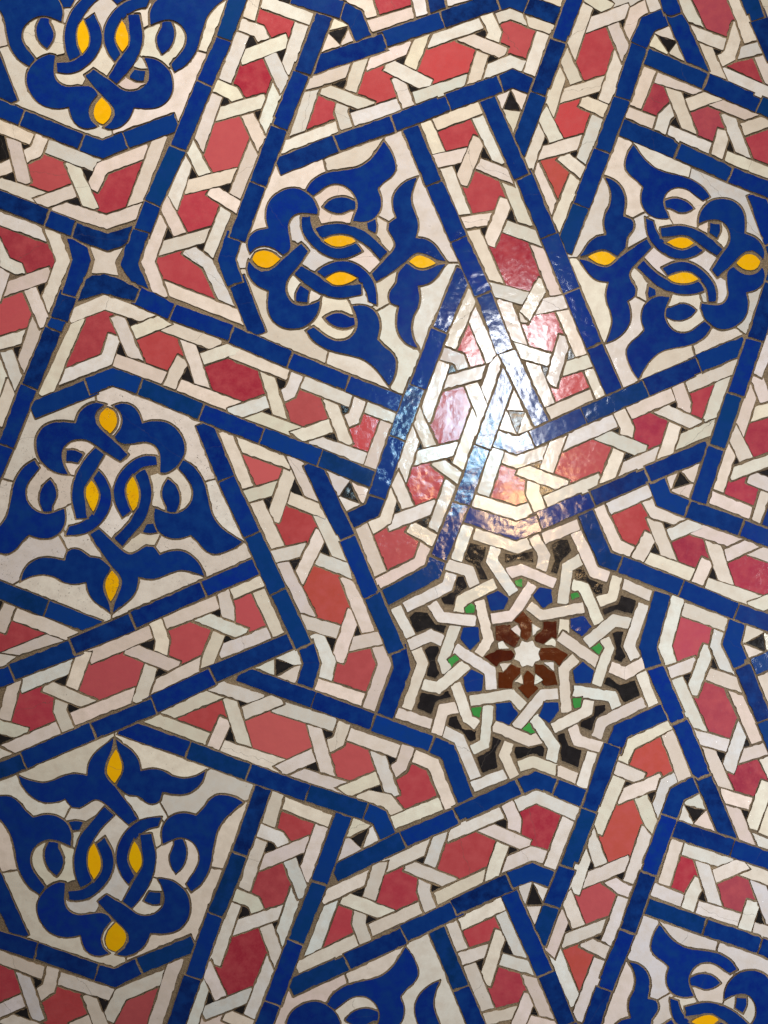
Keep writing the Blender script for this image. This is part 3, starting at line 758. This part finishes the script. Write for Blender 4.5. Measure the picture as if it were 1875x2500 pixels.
def glaze(name, mottle, mott_col, speck, speck_col, rough, wave=1.0, pit=(0.40, 0.64, 0.645), haze=0.0, crack=0.55):
    m, nt, nd, lk, b = nodes_of(name)
    oi = N(nt, 'ShaderNodeObjectInfo'); tc = N(nt, 'ShaderNodeTexCoord')
    off = N(nt, 'ShaderNodeVectorMath', operation='SCALE'); off.inputs[0].default_value = (37.0, 11.0, 53.0)
    lk.new(oi.outputs['Random'], off.inputs['Scale'])
    co = N(nt, 'ShaderNodeVectorMath', operation='ADD')
    lk.new(tc.outputs['Object'], co.inputs[0]); lk.new(off.outputs[0], co.inputs[1])
    V = co.outputs[0]
    def noise(scale, detail=3.0, rg=0.55):
        n = N(nt, 'ShaderNodeTexNoise'); n.inputs['Scale'].default_value = scale
        n.inputs['Detail'].default_value = detail; n.inputs['Roughness'].default_value = rg
        lk.new(V, n.inputs['Vector']); return n.outputs[0]
    cloud = noise(110, 4); fine = noise(750, 3)
    f1 = ramp(nt, cloud, 0.38, 0.68).outputs[0]
    col = mixc(nt, mathn(nt, 'MULTIPLY', f1, mottle), oi.outputs['Color'], mott_col)
    f2 = ramp(nt, fine, 0.45, 0.75).outputs[0]
    col = mixc(nt, mathn(nt, 'MULTIPLY', f2, mottle * 0.5), col, mott_col)
    dots = ramp(nt, noise(520, 4, 0.75), pit[2], pit[2] + 0.07).outputs[0]
    where = ramp(nt, noise(60, 2), pit[0], pit[1]).outputs[0]
    pits = mathn(nt, 'MULTIPLY', mathn(nt, 'MULTIPLY', dots, where), speck)
    col = mixc(nt, pits, col, speck_col)
    wear = ramp(nt, noise(1600, 5, 0.7), 0.64, 0.74).outputs[0]
    wear = mathn(nt, 'MULTIPLY', mathn(nt, 'MULTIPLY', wear, where), speck * 0.6)
    col = mixc(nt, wear, col, speck_col)
    sx = N(nt, 'ShaderNodeSeparateXYZ'); lk.new(tc.outputs['Object'], sx.inputs[0])
    ang = mathn(nt, 'MULTIPLY', oi.outputs['Random'], 40.0)
    ln_ = mathn(nt, 'ADD', mathn(nt, 'MULTIPLY', sx.outputs[0], mathn(nt, 'COSINE', ang, 0.0)), mathn(nt, 'MULTIPLY', sx.outputs[2], mathn(nt, 'SINE', ang, 0.0)))
    ln_ = mathn(nt, 'ADD', ln_, mathn(nt, 'MULTIPLY', mathn(nt, 'SUBTRACT', noise(130, 4), 0.5), 0.008))
    crk = mathn(nt, 'MULTIPLY', mathn(nt, 'LESS_THAN', mathn(nt, 'ABSOLUTE', ln_, 0.0), 0.00016),
                mathn(nt, 'GREATER_THAN', mathn(nt, 'FRACT', mathn(nt, 'MULTIPLY', oi.outputs['Random'], 91.7), 0.0), 0.90))
    col = mixc(nt, mathn(nt, 'MULTIPLY', crk, crack), col, (0.10, 0.085, 0.07, 1))
    lk.new(col, b.inputs['Base Color'])
    rn = ramp(nt, noise(300, 4), 0.3, 0.8, (rough * .7,) * 3 + (1,), (rough * 1.7,) * 3 + (1,)).outputs[0]
    lk.new(mathn(nt, 'MAXIMUM', rn, mathn(nt, 'MULTIPLY', pits, 0.7)), b.inputs['Roughness'])
    b.inputs['Specular IOR Level'].default_value = 0.5
    b.inputs['Coat Weight'].default_value = haze; b.inputs['Coat Roughness'].default_value = 0.2
    own = mathn(nt, 'ADD', 0.45, mathn(nt, 'FRACT', mathn(nt, 'MULTIPLY', oi.outputs['Random'], 17.3), 0.0))
    h = mathn(nt, 'MULTIPLY', noise(70, 2), 0.00052 * wave)
    h = mathn(nt, 'ADD', h, mathn(nt, 'MULTIPLY', noise(260, 2), 0.000035 * wave))
    h = mathn(nt, 'ADD', h, mathn(nt, 'MULTIPLY', noise(1500, 2), 0.000028 * wave))
    h = mathn(nt, 'MULTIPLY', h, own)
    h = mathn(nt, 'SUBTRACT', h, mathn(nt, 'MULTIPLY', pits, 0.00006))
    bp = N(nt, 'ShaderNodeBump'); bp.inputs['Strength'].default_value = 1.0; bp.inputs['Distance'].default_value = 1.0
    lk.new(h, bp.inputs['Height']); lk.new(bp.outputs[0], b.inputs['Normal'])
    return m
GLAZE = {
 'w': glaze('white_glaze', 0.45, (0.58, 0.49, 0.40, 1), 0.9, (0.20, 0.16, 0.12, 1), 0.12),
 'b': glaze('blue_glaze', 0.9, (0.004, 0.040, 0.20, 1), 0.14, (0.14, 0.19, 0.30, 1), 0.08, haze=0.2, crack=0.18),
 'r': glaze('red_glaze', 0.40, (0.52, 0.105, 0.110, 1), 0.30, (0.26, 0.05, 0.05, 1), 0.12),
 'k': glaze('black_glaze', 0.4, (0.03, 0.026, 0.028, 1), 0.2, (0.05, 0.045, 0.042, 1), 0.13, 1.2),
 'y': glaze('yellow_glaze', 0.35, (0.86, 0.40, 0.003, 1), 0.5, (0.22, 0.09, 0.01, 1), 0.2),
 'g': glaze('green_glaze', 0.4, (0.03, 0.19, 0.04, 1), 0.2, (0.02, 0.06, 0.02, 1), 0.15, 1.4),
 'n': glaze('brown_glaze', 0.4, (0.12, 0.025, 0.006, 1), 0.3, (0.03, 0.01, 0.005, 1), 0.15, 1.6),
}
GLAZE['B'] = GLAZE['b']
PITTED = {'w': glaze('pitted_white_glaze', 0.5, (0.55, 0.48, 0.42, 1), 1.0, (0.13, 0.11, 0.095, 1), 0.2, pit=(0.36, 0.60, 0.60)),
          'y': glaze('pitted_yellow_glaze', 0.4, (0.80, 0.34, 0.003, 1), 1.0, (0.16, 0.08, 0.01, 1), 0.2, pit=(0.36, 0.60, 0.57))}

def clay(name, c0, c1, scale, bump):
    m, nt, nd, lk, b = nodes_of(name)
    tc = N(nt, 'ShaderNodeTexCoord'); geo = N(nt, 'ShaderNodeNewGeometry')
    def noise(sc, det, rg=0.6):
        n = N(nt, 'ShaderNodeTexNoise'); n.inputs['Scale'].default_value = sc
        n.inputs['Detail'].default_value = det; n.inputs['Roughness'].default_value = rg
        lk.new(geo.outputs['Position'], n.inputs['Vector']); return n.outputs[0]
    a = ramp(nt, noise(scale, 6, 0.7), 0.35, 0.68, c0, c1).outputs[0]
    big = ramp(nt, noise(14, 3), 0.35, 0.7, (0.55, 0.52, 0.50, 1), (1.15, 1.12, 1.05, 1)).outputs[0]
    col = mixc(nt, 1.0, a, big, 'MULTIPLY')
    v = N(nt, 'ShaderNodeTexVoronoi'); v.inputs['Scale'].default_value = 900
    lk.new(geo.outputs['Position'], v.inputs['Vector'])
    grit = ramp(nt, v.outputs['Distance'], 0.05, 0.35).outputs[0]
    col = mixc(nt, mathn(nt, 'MULTIPLY', grit, 0.45), col, (0.10, 0.075, 0.05, 1))
    lk.new(col, b.inputs['Base Color']); b.inputs['Roughness'].default_value = 0.75
    h = mathn(nt, 'ADD', mathn(nt, 'MULTIPLY', noise(900, 5, 0.7), bump), mathn(nt, 'MULTIPLY', grit, -bump * 0.4))
    bp = N(nt, 'ShaderNodeBump'); bp.inputs['Strength'].default_value = 1.0; bp.inputs['Distance'].default_value = 1.0
    lk.new(h, bp.inputs['Height']); lk.new(bp.outputs[0], b.inputs['Normal'])
    return m
MORTAR = clay('mortar', (0.21, 0.15, 0.09, 1), (0.60, 0.45, 0.28, 1), 600, 0.0011)
BISCUIT = clay('biscuit', (0.30, 0.20, 0.11, 1), (0.56, 0.42, 0.27, 1), 700, 0.0002)

# ------------------------------------------------------------------ the wall
def link(o, parent=None, name=None):
    COL.objects.link(o)
    if parent: o.parent = parent
    return o
def wall_mesh():
    nx, nz = 60, 80
    X0, X1, Z0, Z1 = -0.47, 0.47, -0.58, 0.58
    vs_ = [(X0 + (X1-X0)*i/nx, 0.0, Z0 + (Z1-Z0)*j/nz) for j in range(nz+1) for i in range(nx+1)]
    fs = [(j*(nx+1)+i, j*(nx+1)+i+1, (j+1)*(nx+1)+i+1, (j+1)*(nx+1)+i) for j in range(nz) for i in range(nx)]
    b0 = len(vs_); vs_ += [(X0, .12, Z0), (X1, .12, Z0), (X1, .12, Z1), (X0, .12, Z1), (X0, 0, Z0), (X1, 0, Z0), (X1, 0, Z1), (X0, 0, Z1)]
    fs += [(b0+3, b0+2, b0+1, b0), (b0, b0+1, b0+5, b0+4), (b0+1, b0+2, b0+6, b0+5), (b0+2, b0+3, b0+7, b0+6), (b0+3, b0, b0+4, b0+7)]
    me = bpy.data.meshes.new('mosaic_wall'); me.from_pydata(vs_, [], fs); me.materials.append(MORTAR)
    return me
wall = bpy.data.objects.new('mosaic_wall', wall_mesh()); link(wall)
wall['kind'] = 'structure'; wall['label'] = 'flat mortar wall crossed by interlacing bands of dark blue glazed tiles'; wall['category'] = 'wall'

# ------------------------------------------------------------------ tiles
JOINT = {'w': 2.1, 'b': 2.2, 'v': 1.8, 'L': 2.3, 'gap': 2.2, 'p': 2.2, 'P': 1.6}
PAL = {'w': [(0.76, 0.71, 0.64), (0.78, 0.69, 0.62), (0.78, 0.72, 0.61), (0.73, 0.72, 0.70), (0.77, 0.67, 0.61), (0.74, 0.70, 0.66)],
       'b': [(0.0015, 0.024, 0.19), (0.0015, 0.019, 0.205), (0.0015, 0.034, 0.15), (0.0015, 0.022, 0.19), (0.0015, 0.015, 0.115), (0.002, 0.032, 0.20)],
       'r': [(0.44, 0.057, 0.072), (0.47, 0.064, 0.070), (0.40, 0.044, 0.066), (0.46, 0.082, 0.092)],
       'k': [(0.012, 0.011, 0.012)], 'y': [(0.90, 0.50, 0.002), (0.88, 0.46, 0.002)], 'B': [(0.004, 0.028, 0.20)],
       'g': [(0.05, 0.29, 0.062)], 'n': [(0.060, 0.009, 0.004), (0.085, 0.018, 0.004)]}
NAMES = {('w', 'w'): 'white_strap_tile', ('v', 'w'): 'white_strap_tile', ('b', 'b'): 'blue_band_tile', ('gap', 'r'): 'red_tile', ('gap', 'k'): 'black_tile',
         ('L', 'b'): 'blue_leaf_tile', ('L', 'y'): 'yellow_tile', ('gap', 'w'): 'white_ground_tile', ('P', 'k'): 'black_triangle_tile', ('p', 'k'): 'black_tile',
         ('P', 'B'): 'blue_pentagon_tile', ('P', 'g'): 'green_tile', ('P', 'n'): 'brown_tile', ('P', 'w'): 'white_star_tile', ('p', 'w'): 'white_strap_tile'}
BEV = 0.9
SALMON = [(1490, 2075), (1408, 2370), (1400, 440), (1590, 1865), (790, 1450), (960, 145)]
DEEP = [(1210, 655), (610, 2350), (1330, 2030), (1690, 2140), (640, 160), (560, 930)]
PALE = [(675, 1810), (660, 1160), (1060, 2110), (1370, 1080), (1060, 1050)]
def red_for(c):
    for lst, col in ((SALMON, (0.50, 0.085, 0.066)), (DEEP, (0.36, 0.028, 0.050)), (PALE, (0.50, 0.105, 0.110))):
        if any(math.dist(c, p) < 60 for p in lst): return col
    base = rng.choice(PAL['r'])
    return (base[0]*0.88, base[1]*0.8, base[2]*1.05) if c[0] > 1580 else base
def build_tile(t, outer, holes, parent, origin):
    cx = sum(p[0] for p in outer) / len(outer); cy = sum(p[1] for p in outer) / len(outer)
    amp = 0.40 if t.kind == 'L' else 0.55
    def wonky(l):
        return [(x + rng.gauss(0, .7), y + rng.gauss(0, .7)) for x, y in l] if len(l) < 9 else l
    wl = [wonky(l) for l in [outer] + holes]
    if t.kind != 'L' and all(simple(l) for l in wl): outer, holes = wl[0], wl[1:]
    lps = [roughen(l, amp, 11 if t.kind != 'L' else 16) for l in [outer] + holes]
    if not all(simple(l) for l in lps): lps = [outer] + holes
    tops = []
    for l in lps:
        q = inset(l, BEV) if len(l) > 3 else None
        if not q or len(q) != len(l) or not simple(q): tops = None; break
        tops.append(q)
    if tops is None: tops = lps
    hgt = TOP + rng.gauss(0, 0.00010); ta, tb = rng.gauss(0, 0.020), rng.gauss(0, 0.020)
    dip = max(abs((x-cx)*ta + (y-cy)*tb) for x, y in outer) * S
    if dip > 0.0003: ta *= 0.0003 / dip; tb *= 0.0003 / dip
    def z(x, y, dz): return -(hgt - dz + ((x-cx)*ta + (y-cy)*tb) * S)
    vs_, fs, mi = [], [], []
    topidx = []
    for l, q in zip(lps, tops):
        n = len(l); b0 = len(vs_)
        vs_ += [((x-cx)*S, 0.0004, -(y-cy)*S) for x, y in l]
        vs_ += [((x-cx)*S, z(x, y, 0.00022), -(y-cy)*S) for x, y in l]
        vs_ += [((x-cx)*S, z(x, y, 0.0), -(y-cy)*S) for x, y in q]
        for i in range(n):
            j = (i + 1) % n
            fs.append((b0+i, b0+n+i, b0+n+j, b0+j)); mi.append(1)
            fs.append((b0+n+i, b0+2*n+i, b0+2*n+j, b0+n+j)); mi.append(1)
        topidx.append(list(range(b0+2*n, b0+3*n)))
    if len(topidx) == 1:
        fs.append(topidx[0][::-1]); mi.append(0)
    else:
        from mathutils.geometry import tessellate_polygon
        flat = [i for l in topidx for i in l]
        for tri in tessellate_polygon([[Vector((vs_[i][0], vs_[i][2], 0)) for i in l] for l in topidx]):
            a, b, c = (flat[k] for k in tri)
            u = (vs_[b][0]-vs_[a][0], vs_[b][2]-vs_[a][2]); v = (vs_[c][0]-vs_[a][0], vs_[c][2]-vs_[a][2])
            fs.append((a, b, c) if u[0]*v[1]-u[1]*v[0] > 0 else (a, c, b)); mi.append(0)
    nm = NAMES.get((t.kind, t.color), 'tile')
    me = bpy.data.meshes.new(nm); me.from_pydata(vs_, [], fs)
    pitted = t.key == ('arab', 'left') and t.color in PITTED
    me.materials.append(PITTED[t.color] if pitted else GLAZE[t.color]); me.materials.append(BISCUIT)
    me.polygons.foreach_set('material_index', mi)
    o = bpy.data.objects.new(nm, me)
    o.location = (wx(cx) - origin[0], 0, wz(cy) - origin[2])
    base = rng.choice(PAL[t.color]); f = rng.uniform(0.84, 1.08)
    if t.color == 'r': base = red_for(t.c)
    if t.kind == 'L' and t.color == 'b': base = PAL['b'][rng.choice((0, 1, 3))]; f = rng.uniform(0.85, 1.12)
    elif t.color == 'b': f = rng.uniform(0.72, 1.2)
    o.color = (*[min(0.9, c * f * rng.uniform(0.96, 1.04)) for c in base], 1)
    link(o, parent)
    return o

def tile_shapes(t):
    d = JOINT[t.kind] * rng.uniform(0.7, 1.5)
    if t.kind == 'gap' and t.color == 'k': d = 0.9
    if t.kind == 'P': d = 0.9 if t.color in 'nkw' else 1.3
    if t.kind != 'gap' and not t.holes:
        for k in (1, 0.8):
            q = inset(t.loop, d * k)
            if q and len(q) > 2 and area2(q) > 60 and simple(q): return [(q, [])]
    r = robust([t.loop] + t.holes, d)
    return [x for x in r if area2(x[0]) > (50 if t.color == 'k' or t.kind == 'P' else 110)]

ARAB_LABEL = {
 'top left': 'blue arabesque panel whose yellow bud hangs down towards the white four-pointed star',
 'left': 'blue arabesque panel with heavily pitted white ground, its bud pointing up at the white star',
 'centre': 'sideways blue arabesque panel with its rounded yellow bud turned towards the white four-pointed star',
 'right': 'sideways blue arabesque panel whose pointed tail faces the crimson hexagon strip',
 'bottom left': 'dim upside-down blue arabesque panel meeting the pitted arabesque point to point across a strapwork strip',
 'bottom right': 'half-seen sideways blue arabesque panel below the strapwork strip with salmon orange hexagons',
 'bottom': 'half-seen sideways blue arabesque panel whose one broad wing shows under the strip below the rosette',
}
STRAP_LABEL = [
 (750, 1830, 'red and white strapwork panel between the dim upside-down arabesque and the star rosette'),
 (620, 2230, 'red and white strapwork panel beside the dim arabesque, holding a long dark crimson hexagon'),
 (330, 1640, 'red and white strapwork panel separating the two arabesques that meet point to point'),
 (1250, 630, 'red and white strapwork panel with long crimson hexagon between the two sideways arabesques'),
 (1070, 2140, 'red and white strapwork panel directly under the star rosette, ending in a purplish red tile'),
 (550, 380, 'long red and white strapwork panel between the hanging arabesque and the sideways arabesque'),
 (750, 1400, 'red and white strapwork panel between the pitted arabesque and the star rosette'),
 (540, 920, 'long red and white strapwork panel running along the top of the pitted arabesque'),
 (1050, 1080, 'red and white strapwork panel most washed out by the bright lamp reflection'),
 (1500, 2110, 'red and white strapwork panel with salmon orange hexagons slanting away below the star rosette'),
 (1020, 190, 'red and white strapwork panel with a wide six-sided red tile above the sideways arabesque'),
 (1470, 1080, 'red and white strapwork panel half caught by the lamp reflection just above the star rosette'),
 (1760, 1780, 'red and white strapwork panel with two deep pink hexagons slanting down beside the star rosette'),
 (1450, 250, 'tapering red and white strapwork panel ending in a narrow orange tile'),
 (180, 420, 'chevron of red and white strapwork between the hanging arabesque and the white star'),
 (70, 770, 'cut-off strapwork panel whose cream corner strap points at the white four-pointed star'),
 (200, 2430, 'dark shaded chevron of red and white strapwork under the dim arabesque'),
 (1220, 2370, 'narrow red and white strapwork panel beside the upright black triangle below the rosette'),
 (1690, 1340, 'red and white strapwork panel with large pink hexagon outside the rosette upper corner'),
 (1750, 2180, 'small red and white strapwork panel above the half-seen arabesque near the orange hexagons'),
 (50, 1560, 'cut-off wedge of white straps against the pitted arabesque lower blue band'),
 (1700, 300, 'red and white strapwork panel along the top of the tail-forward sideways arabesque'),
 (1820, 1050, 'narrow cut-off strapwork panel with magenta tiles beyond the tail-forward arabesque'),
 (1780, 110, 'cut-off strapwork panel with a large red tile beyond the inverted black triangle'),
 (950, 30, 'small cut-off cream and red strapwork corner above the wide six-sided red tile strip'),
]
TRI_LABEL = [
 (690, 1627, 'black triangle inset pointing sideways where the band leaves the rosette, among cream slips'),
 (825, 85, 'black triangle inset pointing down, in cream slips beside the wide red tile strip'),
 (852, 1202, 'black triangle inset pointing up, between the pitted arabesque strip and the reflection'),
 (876, 2046, 'black triangle inset pointing down, where two bands cross under the rosette'),
 (1250, 259, 'black triangle inset standing upright between the two converging bands above the crimson hexagon strip'),
 (1259, 1020, 'triangle inset pointing down, whitened by the bright lamp reflection'),
 (1302, 2198, 'black triangle inset standing upright in a wedge of bands below the rosette'),
 (1698, 1985, 'glossy black triangle inset pointing down beside the salmon orange hexagon strip'),
 (1851, 1569, 'black triangle inset pointing sideways beyond the rosette next to a deep pink hexagon strip'),
 (1628, 105, 'black triangle inset pointing down beside the tapering strip that ends in orange'),
 (1666, 1174, 'grey-black triangle inset pointing up near the tail-forward arabesque lower band'),
]
def nearest(lst, c): return min(lst, key=lambda e: (e[0]-c[0])**2 + (e[1]-c[1])**2)[2]
def panel_info(key, mem, c):
    k = key[0]
    if k == 'arab': return ('arabesque_panel', ARAB_LABEL[key[1]], 'mosaic panel', 'arabesque panels in the mosaic')
    if k == 'star': return ('star_rosette', 'eight-pointed star rosette of white straps around a brown and white star', 'rosette', None)
    if k == 'small star': return ('star_inset', 'small white four-pointed star tile between four blue bands', 'star tile', None)
    if k == 'tri': return ('triangle_inset', nearest(TRI_LABEL, c), 'triangle inset', 'black triangle insets in the mosaic')
    return ('strapwork_panel', nearest(STRAP_LABEL, c), 'mosaic panel', 'strapwork panels in the mosaic')
for k in [k for k, m in groups.items() if k != 'band' and k[0] == 'strap' and len(m) < 3]:
    groups.setdefault('band', []).extend(groups.pop(k))
def panel_root(name, label, category, group, c):
    e = bpy.data.objects.new(name, None); e.empty_display_size = 0.02
    e.location = (wx(c[0]), 0, wz(c[1])); link(e)
    e['label'] = label; e['category'] = category
    if group: e['group'] = group
    return e
nd_ = 0
for key, mem in groups.items():
    if key == 'band': root, org = wall, (0, 0, 0)
    else:
        A = sum(t.area for t in mem)
        c = (sum(t.c[0]*t.area for t in mem)/A, sum(t.c[1]*t.area for t in mem)/A)
        info = panel_info(key, mem, c)
        root = panel_root(*info, c); org = root.location.copy()
    for t in mem:
        for outer, holes in tile_shapes(t): build_tile(t, outer, holes, root, org)
